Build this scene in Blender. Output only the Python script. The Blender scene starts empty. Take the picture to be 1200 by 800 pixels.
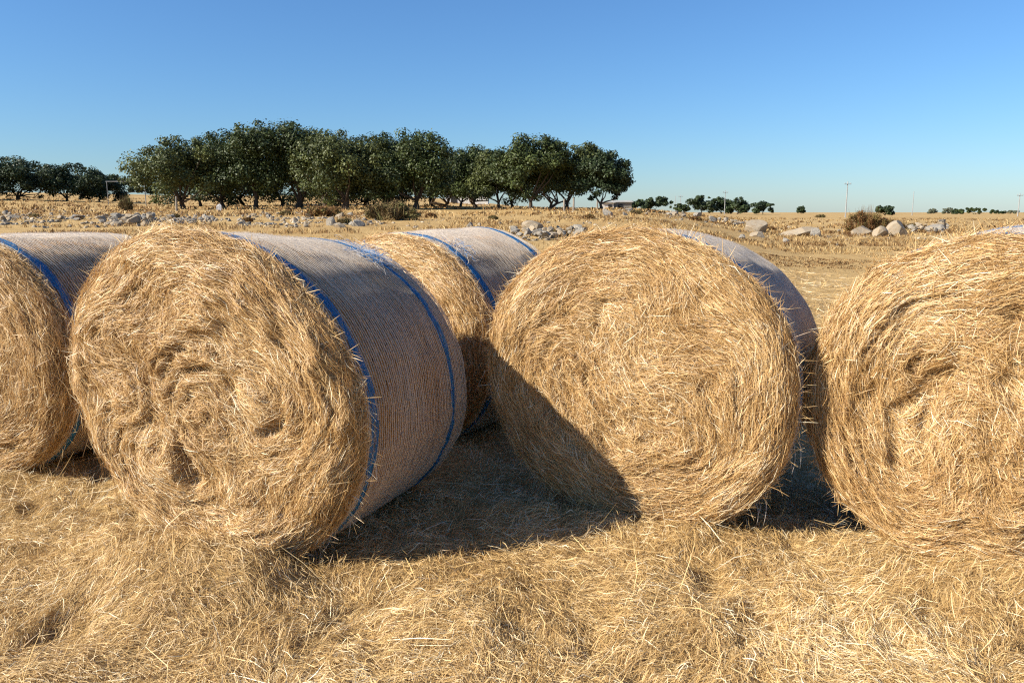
import bpy, math
import numpy as np
from mathutils import Matrix, Vector
R = math.radians
S = bpy.context.scene
COL = S.collection

# ------------------------------------------------------------------ camera, sky, sun, exposure
CAM_H, FPX = 1.62, 900.0
PITCH = math.atan(151 / FPX)
cam = bpy.data.objects.new('camera', bpy.data.cameras.new('camera'))
COL.objects.link(cam); S.camera = cam
cam.location = (0, 0, CAM_H); cam.rotation_euler = (math.pi / 2 - PITCH, 0, 0)
cam.data.sensor_width = 36; cam.data.lens = FPX / 1200 * 36
cam.data.clip_start = 0.05; cam.data.clip_end = 9000
SUN_EL, TRAVEL = 32.0, 20.5          # elevation; the light travels towards this angle from +x
sd = Vector((-math.cos(R(TRAVEL)) * math.cos(R(SUN_EL)), -math.sin(R(TRAVEL)) * math.cos(R(SUN_EL)), math.sin(R(SUN_EL))))
W = bpy.data.worlds.new('World'); S.world = W; W.use_nodes = True
nt = W.node_tree
sky = nt.nodes.new('ShaderNodeTexSky'); sky.sky_type = 'NISHITA'; sky.sun_disc = False
sky.sun_elevation = R(SUN_EL); sky.sun_rotation = math.atan2(sd.x, sd.y)
sky.air_density = 1.2; sky.dust_density = 0.2; sky.ozone_density = 10.0; sky.altitude = 0
wb = nt.nodes.new('ShaderNodeMix'); wb.data_type = 'RGBA'; wb.blend_type = 'MULTIPLY'; wb.inputs[0].default_value = 1.0
wb.inputs[7].default_value = (0.86, 0.935, 0.985, 1)        # the camera's white balance
nt.links.new(sky.outputs[0], wb.inputs[6]); nt.links.new(wb.outputs[2], nt.nodes['Background'].inputs[0])
nt.nodes['Background'].inputs[1].default_value = 0.077
sun = bpy.data.objects.new('sun', bpy.data.lights.new('sun', 'SUN')); COL.objects.link(sun)
sun.data.energy = 5.0; sun.data.angle = R(0.5); sun.data.color = (1.0, 0.93, 0.80)
sun.location = sd * 60
sun.rotation_euler = sd.to_track_quat('Z', 'Y').to_euler()
S.view_settings.view_transform = 'Standard'; S.view_settings.look = 'None'
S.view_settings.exposure = 0.98; S.view_settings.gamma = 1.0
S.render.engine = 'CYCLES'
S.cycles.use_denoising = False; S.cycles.pixel_filter_type = 'BLACKMAN_HARRIS'; S.cycles.filter_width = 1.2
S.cycles.max_bounces = 5; S.cycles.diffuse_bounces = 4; S.cycles.transmission_bounces = 3; S.cycles.transparent_max_bounces = 8

# ------------------------------------------------------------------ numpy noise
def _h(ix, iy, iz, seed):
    n = (ix.astype(np.int64) * 374761393 + iy.astype(np.int64) * 668265263 + iz.astype(np.int64) * 2147483647 % 4294967291 + seed * 1274126177) & 0xFFFFFFFF
    n = ((n ^ (n >> 13)) * 1274126177) & 0xFFFFFFFF
    n = ((n ^ (n >> 16)) * 2246822519) & 0xFFFFFFFF
    return ((n ^ (n >> 15)) & 0xFFFFFF) / float(0xFFFFFF)

def noise(x, y, z=0.0, seed=0):
    x, y, z = np.broadcast_arrays(np.asarray(x, float), np.asarray(y, float), np.asarray(z, float))
    ix, iy, iz = np.floor(x), np.floor(y), np.floor(z)
    fx, fy, fz = x - ix, y - iy, z - iz
    fx, fy, fz = [t * t * t * (t * (t * 6 - 15) + 10) for t in (fx, fy, fz)]
    iz = iz * 7919
    r = 0
    for a in (0, 1):
        for b in (0, 1):
            for c in (0, 1):
                w = (fx if a else 1 - fx) * (fy if b else 1 - fy) * (fz if c else 1 - fz)
                r = r + w * _h(ix + a, iy + b, iz + c * 7919, seed)
    return r * 2 - 1

def fbm(x, y, z=0.0, seed=0, o=4, g=0.5):
    s, a, t = 0, 1.0, 0
    for k in range(o):
        s = s + a * noise(x * 2**k, y * 2**k, np.asarray(z) * 2**k, seed + k * 17); t += a; a *= g
    return s / t

def sst(a, b, x):
    t = np.clip((x - a) / (b - a), 0, 1)
    return t * t * (3 - 2 * t)

# ------------------------------------------------------------------ mesh helpers
def new_obj(name, me, mat, parent=None):
    o = bpy.data.objects.new(name, me); COL.objects.link(o)
    if mat is not None: me.materials.append(mat)
    if parent is not None: o.parent = parent
    return o

def mesh_np(name, V, Q, smooth=False, tone=None):
    """Q: (M,k) array of k-gons"""
    me = bpy.data.meshes.new(name)
    V = np.ascontiguousarray(V, np.float32); Q = np.ascontiguousarray(Q, np.int32)
    m, k = Q.shape
    me.vertices.add(len(V)); me.vertices.foreach_set('co', V.ravel())
    me.loops.add(m * k); me.loops.foreach_set('vertex_index', Q.ravel())
    me.polygons.add(m); me.polygons.foreach_set('loop_start', np.arange(0, m * k, k, dtype=np.int32))
    me.polygons.foreach_set('loop_total', np.full(m, k, np.int32))
    if smooth: me.polygons.foreach_set('use_smooth', np.ones(m, bool))
    me.update(calc_edges=True)
    if tone is not None:
        at = me.attributes.new('tone', 'FLOAT', 'POINT'); at.data.foreach_set('value', np.ascontiguousarray(tone, np.float32))
    return me

def ribbons(P, Nn, w, tone, taper=True):
    """P (N,K,3) centre lines, Nn (N,3) or (N,K,3) facing, w (N,), tone (N,) -> V,Q,tone"""
    N, K, _ = P.shape
    T = np.gradient(P, axis=1)
    if Nn.ndim == 2: Nn = np.repeat(Nn[:, None, :], K, 1)
    side = np.cross(T, Nn); side /= np.linalg.norm(side, axis=2, keepdims=True) + 1e-9
    ww = np.repeat(np.asarray(w)[:, None], K, 1) * 0.5
    if taper:
        ww = ww.copy(); ww[:, -1] *= 0.25; ww[:, 0] *= 0.6
    a = P + side * ww[..., None]; b = P - side * ww[..., None]
    V = np.stack([a, b], 2).reshape(-1, 3)
    base = (np.arange(N) * K * 2)[:, None] + (np.arange(K - 1) * 2)[None, :]
    base = base.ravel()
    Q = np.stack([base, base + 1, base + 3, base + 2], 1)
    return V, Q, np.repeat(np.asarray(tone), K * 2)

def join(parts):
    Vs, Qs, Ts, o = [], [], [], 0
    for V, Q, t in parts:
        Vs.append(V); Qs.append(Q + o); Ts.append(t); o += len(V)
    return np.concatenate(Vs), np.concatenate(Qs), np.concatenate(Ts)

def grid_quads(nu, nv, wrap=True):
    """u rings, v around"""
    i = np.arange(nu - 1)[:, None]; j = np.arange(nv if wrap else nv - 1)[None, :]
    j2 = (j + 1) % nv
    return np.stack([i * nv + j, i * nv + j2, (i + 1) * nv + j2, (i + 1) * nv + j], -1).reshape(-1, 4)

def tag(o, label=None, cat=None, group=None, kind=None):
    if label: o['label'] = label
    if cat: o['category'] = cat
    if group: o['group'] = group
    if kind: o['kind'] = kind
    return o

def empty(name, loc, rz=0):
    o = bpy.data.objects.new(name, None); COL.objects.link(o)
    o.location = loc; o.rotation_euler = (0, 0, rz); o.empty_display_size = 0.3
    return o

# ------------------------------------------------------------------ materials
def mat(name):
    m = bpy.data.materials.new(name); m.use_nodes = True
    return m, m.node_tree.nodes, m.node_tree.links, m.node_tree.nodes['Principled BSDF']

def ramp(N, stops):
    r = N.new('ShaderNodeValToRGB')
    e = r.color_ramp.elements
    while len(e) < len(stops): e.new(0.5)
    for k, (p, c) in enumerate(stops): e[k].position = p; e[k].color = (*c, 1)
    return r

def strand_mat(name, stops, rough=0.45, trans=0.12, spec=0.45):
    m, N, L, b = mat(name)
    at = N.new('ShaderNodeAttribute'); at.attribute_name = 'tone'
    r = ramp(N, stops)
    L.new(at.outputs['Fac'], r.inputs[0]); L.new(r.outputs[0], b.inputs['Base Color'])
    b.inputs['Roughness'].default_value = rough; b.inputs['Specular IOR Level'].default_value = spec
    if trans > 0:
        t = N.new('ShaderNodeBsdfTranslucent'); mx = N.new('ShaderNodeMixShader')
        L.new(r.outputs[0], t.inputs[0]); mx.inputs[0].default_value = trans
        L.new(b.outputs[0], mx.inputs[1]); L.new(t.outputs[0], mx.inputs[2])
        L.new(mx.outputs[0], N['Material Output'].inputs[0])
    return m

STRAW = [(0.0, (0.139, 0.066, 0.021)), (0.2, (0.330, 0.175, 0.057)), (0.55, (0.597, 0.377, 0.149)), (0.85, (0.789, 0.574, 0.294)), (1.0, (0.902, 0.808, 0.590))]
M_straw = strand_mat('hay_strands', STRAW)
GSTRAW = [(0.0, (0.142, 0.081, 0.031)), (0.2, (0.338, 0.198, 0.074)), (0.55, (0.588, 0.387, 0.152)), (0.85, (0.785, 0.579, 0.293)), (1.0, (0.930, 0.827, 0.585))]
M_gstraw = strand_mat('loose_hay_strands', GSTRAW)
M_drygrass = strand_mat('dry_grass_blades', [(0.0, (0.10, 0.05, 0.02)), (0.3, (0.27, 0.15, 0.06)), (0.65, (0.46, 0.30, 0.12)), (1.0, (0.64, 0.48, 0.24))], rough=0.7, trans=0.2, spec=0.2)

def body_mat():
    m, N, L, b = mat('packed_hay')
    tc = N.new('ShaderNodeTexCoord'); mp = N.new('ShaderNodeMapping'); mp.inputs['Scale'].default_value = (22, 70, 22)
    n = N.new('ShaderNodeTexNoise'); n.inputs['Scale'].default_value = 1.0; n.inputs['Detail'].default_value = 5; n.inputs['Roughness'].default_value = 0.7
    L.new(tc.outputs['Object'], mp.inputs[0]); L.new(mp.outputs[0], n.inputs[0])
    r = ramp(N, [(0.3, (0.13, 0.055, 0.018)), (0.5, (0.34, 0.175, 0.058)), (0.72, (0.55, 0.32, 0.12))])
    L.new(n.outputs[0], r.inputs[0]); L.new(r.outputs[0], b.inputs['Base Color'])
    bp = N.new('ShaderNodeBump'); bp.inputs['Distance'].default_value = 0.02; bp.inputs['Strength'].default_value = 0.7
    L.new(n.outputs[0], bp.inputs['Height']); L.new(bp.outputs[0], b.inputs['Normal'])
    b.inputs['Roughness'].default_value = 0.8; b.inputs['Specular IOR Level'].default_value = 0.2
    return m
M_body = body_mat()

def plastic(name, col, rough=0.35, trans=0.2, clear=0.0):
    m, N, L, b = mat(name)
    b.inputs['Base Color'].default_value = (*col, 1); b.inputs['Roughness'].default_value = rough
    at = N.new('ShaderNodeAttribute'); at.attribute_name = 'tone'
    mx = N.new('ShaderNodeMix'); mx.data_type = 'RGBA'
    mx.inputs[6].default_value = (*[c * 0.6 for c in col], 1); mx.inputs[7].default_value = (*col, 1)
    L.new(at.outputs['Fac'], mx.inputs[0]); L.new(mx.outputs[2], b.inputs['Base Color'])
    t = N.new('ShaderNodeBsdfTranslucent'); ms = N.new('ShaderNodeMixShader')
    L.new(mx.outputs[2], t.inputs[0]); ms.inputs[0].default_value = trans
    L.new(b.outputs[0], ms.inputs[1]); L.new(t.outputs[0], ms.inputs[2])
    b.inputs['Specular IOR Level'].default_value = 0.3
    tp = N.new('ShaderNodeBsdfTransparent'); m2 = N.new('ShaderNodeMixShader'); m2.inputs[0].default_value = clear
    L.new(ms.outputs[0], m2.inputs[1]); L.new(tp.outputs[0], m2.inputs[2]); L.new(m2.outputs[0], N['Material Output'].inputs[0])
    return m
M_net = plastic('white_net_plastic', (0.76, 0.66, 0.55), 0.45, 0.05, 0.45)
M_blue = plastic('blue_net_plastic', (0.035, 0.22, 0.50), 0.35, 0.06, 0.35)

def ground_mat():
    m, N, L, b = mat('dry_field_soil')
    g = N.new('ShaderNodeNewGeometry')
    def nz(sc, det=4, ro=0.6):
        n = N.new('ShaderNodeTexNoise'); n.inputs['Scale'].default_value = sc; n.inputs['Detail'].default_value = det; n.inputs['Roughness'].default_value = ro
        L.new(g.outputs['Position'], n.inputs[0]); return n
    fine, mid, big = nz(22, 6, 0.75), nz(0.9, 6, 0.7), nz(0.06, 5, 0.6)
    r1 = ramp(N, [(0.32, (0.10, 0.055, 0.022)), (0.5, (0.30, 0.185, 0.07)), (0.68, (0.52, 0.36, 0.15))])
    L.new(fine.outputs[0], r1.inputs[0])
    r2 = ramp(N, [(0.35, (0.27, 0.16, 0.065)), (0.5, (0.47, 0.31, 0.125)), (0.66, (0.60, 0.43, 0.20))])
    L.new(mid.outputs[0], r2.inputs[0])
    r3 = ramp(N, [(0.35, (0.36, 0.23, 0.10)), (0.52, (0.54, 0.37, 0.16)), (0.65, (0.60, 0.44, 0.22))])
    L.new(big.outputs[0], r3.inputs[0])
    def mix(a, c, f):
        x = N.new('ShaderNodeMix'); x.data_type = 'RGBA'; L.new(a, x.inputs[6]); L.new(c, x.inputs[7])
        if isinstance(f, float): x.inputs[0].default_value = f
        else: L.new(f, x.inputs[0])
        return x.outputs[2]
    c = mix(r1.outputs[0], mix(r2.outputs[0], r3.outputs[0], 0.5), 0.55)
    L.new(c, b.inputs['Base Color'])
    bp = N.new('ShaderNodeBump'); bp.inputs['Distance'].default_value = 0.03; bp.inputs['Strength'].default_value = 0.8
    L.new(fine.outputs[0], bp.inputs['Height']); L.new(bp.outputs[0], b.inputs['Normal'])
    b.inputs['Roughness'].default_value = 0.95; b.inputs['Specular IOR Level'].default_value = 0.1
    return m
M_ground = ground_mat()

def leaf_mat(name, dark, light, brown=None):
    stops = [(0.0, dark), (0.6, light)] + ([(0.92, light), (1.0, brown)] if brown else [(1.0, tuple(c * 1.35 for c in light))])
    return strand_mat(name, stops, rough=0.55, trans=0.15, spec=0.3)
M_leaf = leaf_mat('oak_leaves', (0.017, 0.030, 0.009), (0.066, 0.085, 0.023))
M_leaf2 = leaf_mat('olive_oak_leaves', (0.030, 0.042, 0.013), (0.098, 0.112, 0.033))
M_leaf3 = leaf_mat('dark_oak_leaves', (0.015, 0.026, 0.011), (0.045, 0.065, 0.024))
M_leafgrey = leaf_mat('greyish_leaves', (0.07, 0.08, 0.05), (0.16, 0.17, 0.11))
M_bushdry = strand_mat('dry_bush_twigs', [(0.0, (0.09, 0.055, 0.03)), (0.5, (0.17, 0.12, 0.05)), (0.8, (0.13, 0.14, 0.05)), (1.0, (0.32, 0.22, 0.10))], rough=0.8, trans=0.1, spec=0.15)
M_bushrust = strand_mat('rusty_bush_leaves', [(0.0, (0.10, 0.045, 0.02)), (0.5, (0.20, 0.10, 0.04)), (0.8, (0.12, 0.12, 0.04)), (1.0, (0.30, 0.18, 0.07))], rough=0.8, trans=0.1, spec=0.15)

def noisy(name, stops, scale, rough=0.85, bump=0.02, bscale=None, strength=0.6):
    m, N, L, b = mat(name)
    tc = N.new('ShaderNodeTexCoord'); n = N.new('ShaderNodeTexNoise')
    n.inputs['Scale'].default_value = scale; n.inputs['Detail'].default_value = 7; n.inputs['Roughness'].default_value = 0.7
    L.new(tc.outputs['Object'], n.inputs[0]); r = ramp(N, stops); L.new(n.outputs[0], r.inputs[0]); L.new(r.outputs[0], b.inputs['Base Color'])
    bp = N.new('ShaderNodeBump'); bp.inputs['Distance'].default_value = bump; bp.inputs['Strength'].default_value = strength
    L.new(n.outputs[0], bp.inputs['Height']); L.new(bp.outputs[0], b.inputs['Normal'])
    b.inputs['Roughness'].default_value = rough; b.inputs['Specular IOR Level'].default_value = 0.2
    return m
M_bark = noisy('oak_bark', [(0.3, (0.035, 0.025, 0.018)), (0.6, (0.10, 0.075, 0.055)), (0.75, (0.17, 0.14, 0.11))], 6)
M_rock = noisy('lichen_stone', [(0.28, (0.07, 0.06, 0.045)), (0.42, (0.30, 0.25, 0.185)), (0.56, (0.30, 0.235, 0.16)), (0.72, (0.24, 0.17, 0.09))], 3.0, bump=0.06)
M_rockgrey = noisy('grey_stone', [(0.3, (0.06, 0.055, 0.05)), (0.46, (0.23, 0.21, 0.18)), (0.66, (0.32, 0.27, 0.205))], 3.5, bump=0.06)
M_whiterock = noisy('whitish_stone', [(0.3, (0.42, 0.40, 0.37)), (0.6, (0.62, 0.60, 0.57))], 3.0, bump=0.04)
M_conc = noisy('weathered_concrete', [(0.3, (0.22, 0.22, 0.215)), (0.7, (0.36, 0.36, 0.35))], 2.0)
M_wood = noisy('weathered_post_wood', [(0.3, (0.16, 0.13, 0.10)), (0.7, (0.34, 0.30, 0.25))], 8.0)
M_plaster = noisy('pale_plaster', [(0.3, (0.50, 0.47, 0.42)), (0.7, (0.70, 0.68, 0.64))], 1.2)
M_roof = noisy('faded_clay_roof', [(0.3, (0.24, 0.13, 0.08)), (0.7, (0.38, 0.24, 0.16))], 2.0)
M_sheet = noisy('grey_roof_sheet', [(0.3, (0.28, 0.27, 0.25)), (0.7, (0.42, 0.41, 0.38))], 1.0)
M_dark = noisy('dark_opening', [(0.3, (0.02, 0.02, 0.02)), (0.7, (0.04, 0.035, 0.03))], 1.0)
M_metal = noisy('galvanised_steel', [(0.3, (0.14, 0.145, 0.15)), (0.7, (0.24, 0.245, 0.25))], 4.0, rough=0.5)

# ------------------------------------------------------------------ terrain
def terrain(x, y):
    yy = np.maximum(y, 0)
    a = x / (yy + 6)
    Lf = 1 - sst(0.12, 0.33, a)
    left = np.interp(yy, [0, 7, 15, 25, 40, 70, 120, 400, 3000], [0, 0, .25, .66, 1.13, 1.90, 2.1, 2.2, 3.0])
    right = np.interp(yy, [0, 20, 50, 100, 200, 500, 3000], [0, 0, .12, .45, .95, 1.35, 1.6])
    extra = 0.65 * (1 - sst(-0.62, -0.38, a)) * sst(40, 95, yy)
    extra = extra + (1 - sst(-.17, .10, a)) * np.interp(yy, [75, 110, 180, 400, 3000], [0, .9, 3.4, 3.7, 5])
    und = 0.10 * fbm(x * .08, y * .08, 0, 5, 3) * sst(12, 30, np.hypot(x, y))
    return left * Lf + right * (1 - Lf) + extra + und

MOUNDS = [(-1.95, 3.45, .08, .22), (-1.70, 3.32, .11, .25), (-1.40, 3.20, .12, .24), (-1.15, 3.12, .08, .18), (0.25, 3.98, .04, .2), (.55, 3.80, .06, .22), (.85, 3.62, .05, .2),
          (1.75, 3.38, .05, .22), (2.1, 3.15, .09, .26), (2.5, 2.9, .08, .26), (-3.5, 4.5, .06, .25), (-3.1, 4.35, .06, .22), (-.2, 2.75, .05, .28), (1.4, 2.9, .05, .3)]
def ground(x, y):
    d = np.hypot(x, y - 1.0)
    near = 1 - sst(6, 14, d)
    c = fbm(x * 1.6, y * 1.6, 0, 11, 3)
    f = fbm(x * 5.5 + 1.2 * noise(x * 3, y * 3, 0, 4), y * 5.5, 0, 21, 4, 0.55)
    pits = sst(0.22, 0.5, fbm(x * 3.4, y * 3.4, 3.3, 31, 3))
    lump = 0.04 * c + 0.036 * f - 0.040 * pits
    for (mx, my, mh, ms) in MOUNDS:
        lump = lump + mh * np.exp(-((x - mx) ** 2 + (y - my) ** 2) / ms ** 2)
    far = 0.03 * fbm(x * 1.3, y * 1.3, 0, 41, 3) * (1 - near)
    return terrain(x, y) + lump * near + far - 0.005

def tz(x, y):
    return float(ground(np.array([x], float), np.array([y], float))[0])

na, nr = 820, 560
t = np.linspace(0, 1, na, endpoint=False)
# angles dense in front (+Y), coarse behind
ang = math.pi / 2 + 2 * math.pi * ((t - .5) * 0.42 + (2 * (t - .5)) ** 5 * 0.29)
rad = np.concatenate([[0.02], np.geomspace(0.6, 4000, nr)])
X = (rad[:, None] * np.cos(ang)[None, :]).ravel(); Y = (rad[:, None] * np.sin(ang)[None, :]).ravel()
me = mesh_np('ground', np.stack([X, Y, ground(X, Y)], 1), grid_quads(nr + 1, na), smooth=True)
me.validate()
gobj = new_obj('ground', me, M_ground); tag(gobj, 'dry yellow field with loose hay stretching to the horizon', 'ground', kind='structure')

# ------------------------------------------------------------------ hay bales
def add_bale(loc, yaw, label, seed, r=0.82, up=0.785, zc=0.765, L=1.2, kb=1.0, bulge=0.05, mess=1.0, n_face=42000, warp=1.0,
             dzb=0.0, shx=0.0, skx=0.0, stripes=(0.118, 0.965), n_side=9000, tail=None, n_back=1500, strings=0, wsc=1.0, netw=1.0, netstart=0.09):
    """loc = ground point under the centre of the near end; axis runs along local +Y."""
    rng = np.random.default_rng(seed)
    root = empty('hay_bale', (loc[0], loc[1], loc[2] if len(loc) > 2 else 0.0), -yaw)
    tag(root, label, 'hay bale', 'round hay bales standing in a row')

    def section(rho, th, a):
        s = 1 + (kb - 1) * np.clip(a / L, 0, 1)
        wob = 1 + 0.012 * noise(np.cos(th) * 2.2, np.sin(th) * 2.2, a * 1.5, seed) + 0.007 * noise(np.cos(th) * 7, np.sin(th) * 7, a * 4, seed + 3)
        x = r * s * rho * np.cos(th) * wob
        sn = np.sin(th)
        z = rho * sn * np.where(sn > 0, up, r) * s * wob + zc * s + dzb * np.clip(a / L, 0, 1)
        x = x - shx * (z - zc) + skx * np.clip(a, 0, L)
        z = 0.5 * (z + np.sqrt(z * z + 0.0009))
        return x, z

    def psi(u, v):
        rho = np.hypot(u, v)
        am = warp * (0.30 * (1 - sst(0.25, 0.92, rho)) + 0.035)
        wu = noise(u * 1.9, v * 1.9, 0.0, seed + 50) * .7 + .06 * noise(u * 4.5, v * 4.5, 0.0, seed + 51); wv = noise(u * 1.9, v * 1.9, 9.0, seed + 60) * .7 + .06 * noise(u * 4.5, v * 4.5, 0.0, seed + 61)
        return np.hypot(u + am * wu * 1.6, v + am * wv * 1.6), u + am * wu * 1.6, v + am * wv * 1.6

    def flow(u, v):
        e = 0.004
        p0 = psi(u, v)[0]
        gx = (psi(u + e, v)[0] - p0) / e; gy = (psi(u, v + e)[0] - p0) / e
        g = np.hypot(gx, gy) + 1e-6
        return -gy / g, gx / g

    def height(u, v):
        rho = np.hypot(u, v)
        ps, pu, pv = psi(u, v)
        q = np.hypot(pu, pv) + 1e-6
        c, s = pu / q, pv / q
        mid = 1 - sst(0.55, 1.0, rho)
        f1 = noise(ps * 6, c * 1.4, s * 1.4, seed + 1)
        f2 = noise(ps * 14, c * 2.0, s * 2.0, seed + 2)
        f3 = noise(ps * 34, c * 3.5, s * 3.5, seed + 5)
        f4 = fbm(u * 11, v * 11, 0, seed + 7, 3)
        lump = fbm(u * 2.6, v * 2.6, 0, seed + 9, 3)
        pit = sst(0.34, 0.68, noise(ps * 9 + 3, c * 2.4, s * 2.4, seed + 12)) * (0.35 + 0.65 * mid) 
        pz = ps * 6.5 + 1.1 * noise(u * 2.2, v * 2.2, 5.0, seed + 14) + .35 * f4
        saw = pz - np.floor(pz); saw = np.where(saw > .88, (1 - saw) / .12, saw / .88)
        flake = saw * sst(-.15, .35, noise(u * 3.1, v * 3.1, 2.0, seed + 15))
        h = bulge * (1 - rho ** 2) + mess * (0.020 * f1 * (0.5 + mid) + 0.011 * f2 + 0.004 * f3 + 0.016 * f4 + 0.05 * lump * (0.3 + 0.7 * mid) - 0.050 * pit + 0.034 * flake)
        edge = np.clip((rho - 0.84) / 0.16, 0, 2)
        return h - 0.085 * edge ** 2.2

    # --- packed core: near end, side, far end
    nv = 300
    th = np.linspace(0, 2 * np.pi, nv, endpoint=False)
    rings = []
    for rho in np.linspace(0.004, 1.0, 90):
        u, v = rho * np.cos(th), rho * np.sin(th)
        x, z = section(np.full(nv, rho), th, 0.0)
        rings.append(np.stack([x, -height(u, v), z], 1))
    for a in np.linspace(0.11, L - 0.06, 260):
        k = 0.990 - 0.020 * (0.5 - 0.5 * math.cos(2 * math.pi * (a - netstart) / 0.0185)) * 0.5 + 0.012 * math.exp(-((a - 0.11) / 0.03) ** 2)
        x, z = section(np.full(nv, k), th, a)
        rings.append(np.stack([x, np.full(nv, a), z], 1))
    for k, dy in ((0.975, -.035), (0.94, -.01), (0.85, .01), (0.6, .03), (0.3, .035), (0.02, .035)):
        x, z = section(np.full(nv, k), th, L)
        rings.append(np.stack([x, L + dy + 0.02 * noise(np.cos(th) * 4 * k, np.sin(th) * 4 * k, k, seed + 30), z], 1))
    V = np.concatenate(rings)
    new_obj('hay_core', mesh_np('hay_core', V, grid_quads(len(rings), nv)[:, ::-1], smooth=True), M_body, root)

    # --- strands of the near end, laid along the folds
    def lay(n, rlo, rhi, ln, spread, lift, wd, K=4, tb=0.0):
        rho = np.sqrt(rng.uniform(rlo ** 2, rhi ** 2, n)); a = rng.uniform(0, 2 * np.pi, n)
        u, v = rho * np.cos(a), rho * np.sin(a)
        length = rng.uniform(*ln, n) / r
        off = rng.normal(0, 1, n) * spread * (0.55 + 0.9 * (1 - sst(0.35, 0.8, rho))) + np.where(rng.random(n) < .16, rng.normal(0, .9, n), 0) + .55 * noise(u * 3.8, v * 3.8, 1.0, seed + 77) * (0.35 + .65 * (1 - sst(.5, .95, rho)))
        sg = np.where(rng.random(n) < .5, -1, 1)
        P = np.zeros((n, K, 3)); lf = rng.exponential(lift, n); kick = rng.normal(0, lift * 1.1, n)
        for k in range(K):
            rr = np.hypot(u, v); aa = np.arctan2(v, u)
            over = np.maximum(rr - 1.0, 0)
            x, z = section(rr, aa, 0.0)
            hh = height(np.where(rr > 1, u / rr, u), np.where(rr > 1, v / rr, v))
            P[:, k, 0] = x; P[:, k, 2] = z
            P[:, k, 1] = -(hh + 0.002 + lf + kick * (k / (K - 1) - .5)) - over * 0.2
            if k < K - 1:
                fx, fy = flow(u, v) if k == 0 else (.7 * fx + .3 * np.asarray(flow(u, v)[0]), .7 * fy + .3 * np.asarray(flow(u, v)[1]))
                c, s = np.cos(off), np.sin(off)
                u = u + sg * (fx * c - fy * s) * length / (K - 1); v = v + sg * (fx * s + fy * c) * length / (K - 1)
        # patches share a tone: sun-bleached and brown handfuls
        rho0 = rho
        tone = 0.52 + 0.23 * rng.normal(0, 1, n) + tb + 0.20 * fbm(P[:, 1, 0] * 3.2, P[:, 1, 2] * 3.2, 0, seed + 80, 3) + np.where(rng.random(n) < .05, .35, 0)
        nn = np.stack([rng.normal(0, .55, n), -np.ones(n), rng.normal(0, .55, n)], 1)
        return ribbons(P, nn, rng.uniform(*wd, n) * wsc, np.clip(tone, 0, 1))

    def whisk(n, a0, dirn, ln, wd, rlo=0.9, lohi=(0.0, 0.10), pw=1.0, trange=(0, 2 * np.pi)):
        th = rng.uniform(*trange, n); rho = rng.uniform(rlo, 1.0, n) ** pw
        ax = a0 + rng.uniform(*lohi, n) * dirn
        x, z = section(rho, th, ax)
        er = np.stack([np.cos(th), np.zeros(n), np.sin(th)], 1); et = np.stack([-np.sin(th), np.zeros(n), np.cos(th)], 1)
        sg = np.where(rng.random(n) < .5, -1, 1)[:, None]
        d = et * sg + er * rng.normal(0.11, .16, n)[:, None] + np.array([0, 1, 0]) * (rng.normal(-.10, .35, n) * dirn)[:, None]
        d /= np.linalg.norm(d, axis=1, keepdims=True)
        l = rng.uniform(*ln, n)[:, None]
        P0 = np.stack([x, ax, z], 1)
        P = np.stack([P0 - d * l * .5 - er * .01, P0 + er * .006, P0 + d * l * .5 - er * (l * l * .6) - np.array([0, 0, 1]) * l * l * .5], 1)
        P[:, :, 2] = np.maximum(P[:, :, 2], 0.005)
        tone = np.clip(0.52 + .2 * rng.normal(0, 1, n) + np.where(rng.random(n) < .08, .35, 0), 0, 1)
        nn = er + rng.normal(0, .5, (n, 3))
        return ribbons(P, nn, rng.uniform(*wd, n) * wsc, tone)

    parts = [lay(n_face, 0.0, 1.0, (.03, .12), .36, .009, (.0010, .0025), 3),
             lay(n_face // 4, 0.75, 1.0, (.04, .13), .28, .008, (.0011, .0027)),
             lay(n_face // 8, 0.0, 1.0, (.03, .08), .7, .010, (.0015, .0032), 3, .08),
             whisk(n_face // 7, 0.02, 1, (.05, .14), (.0014, .0032), 0.93, (0, .12)),
             whisk(n_face // 60, 0.0, 1, (.14, .30), (.0014, .0028), 0.95, (0, .08))]
    V, Q, T = join(parts)
    new_obj('hay_end', mesh_np('hay_end', V, Q, tone=T), M_straw, root)

    # --- flattened strands on the rolled side + ragged far rim
    n = n_side
    a = rng.uniform(0.10, L - .02, n); th0 = rng.uniform(0, 2 * np.pi, n); l = rng.uniform(.05, .14, n); sk = rng.normal(0, .22, n)
    sg = np.where(rng.random(n) < .5, -1, 1); P = np.zeros((n, 3, 3)); lf = rng.uniform(0.0, .004, n)
    for k in range(3):
        tt = th0 + sg * np.cos(sk) * l / r * k / 2; ax = np.clip(a + np.sin(sk) * l * k / 2, .08, L)
        x, z = section(0.986 + lf / r, tt, ax); P[:, k] = np.stack([x, ax, z], 1)
    nn = np.stack([np.cos(th0), np.zeros(n), np.sin(th0)], 1) + rng.normal(0, .2, (n, 3))
    tone = np.clip(.36 + .17 * rng.normal(0, 1, n), 0, 1)
    pr = [ribbons(P, nn, rng.uniform(.0018, .0036, n) * wsc, tone), whisk(n_back, L - 0.03, -1, (.04, .12), (.0015, .003), 0.9, (-.03, .03))]
    V, Q, T = join(pr)
    new_obj('hay_side', mesh_np('hay_side', V, Q, tone=T), M_straw, root)

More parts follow.
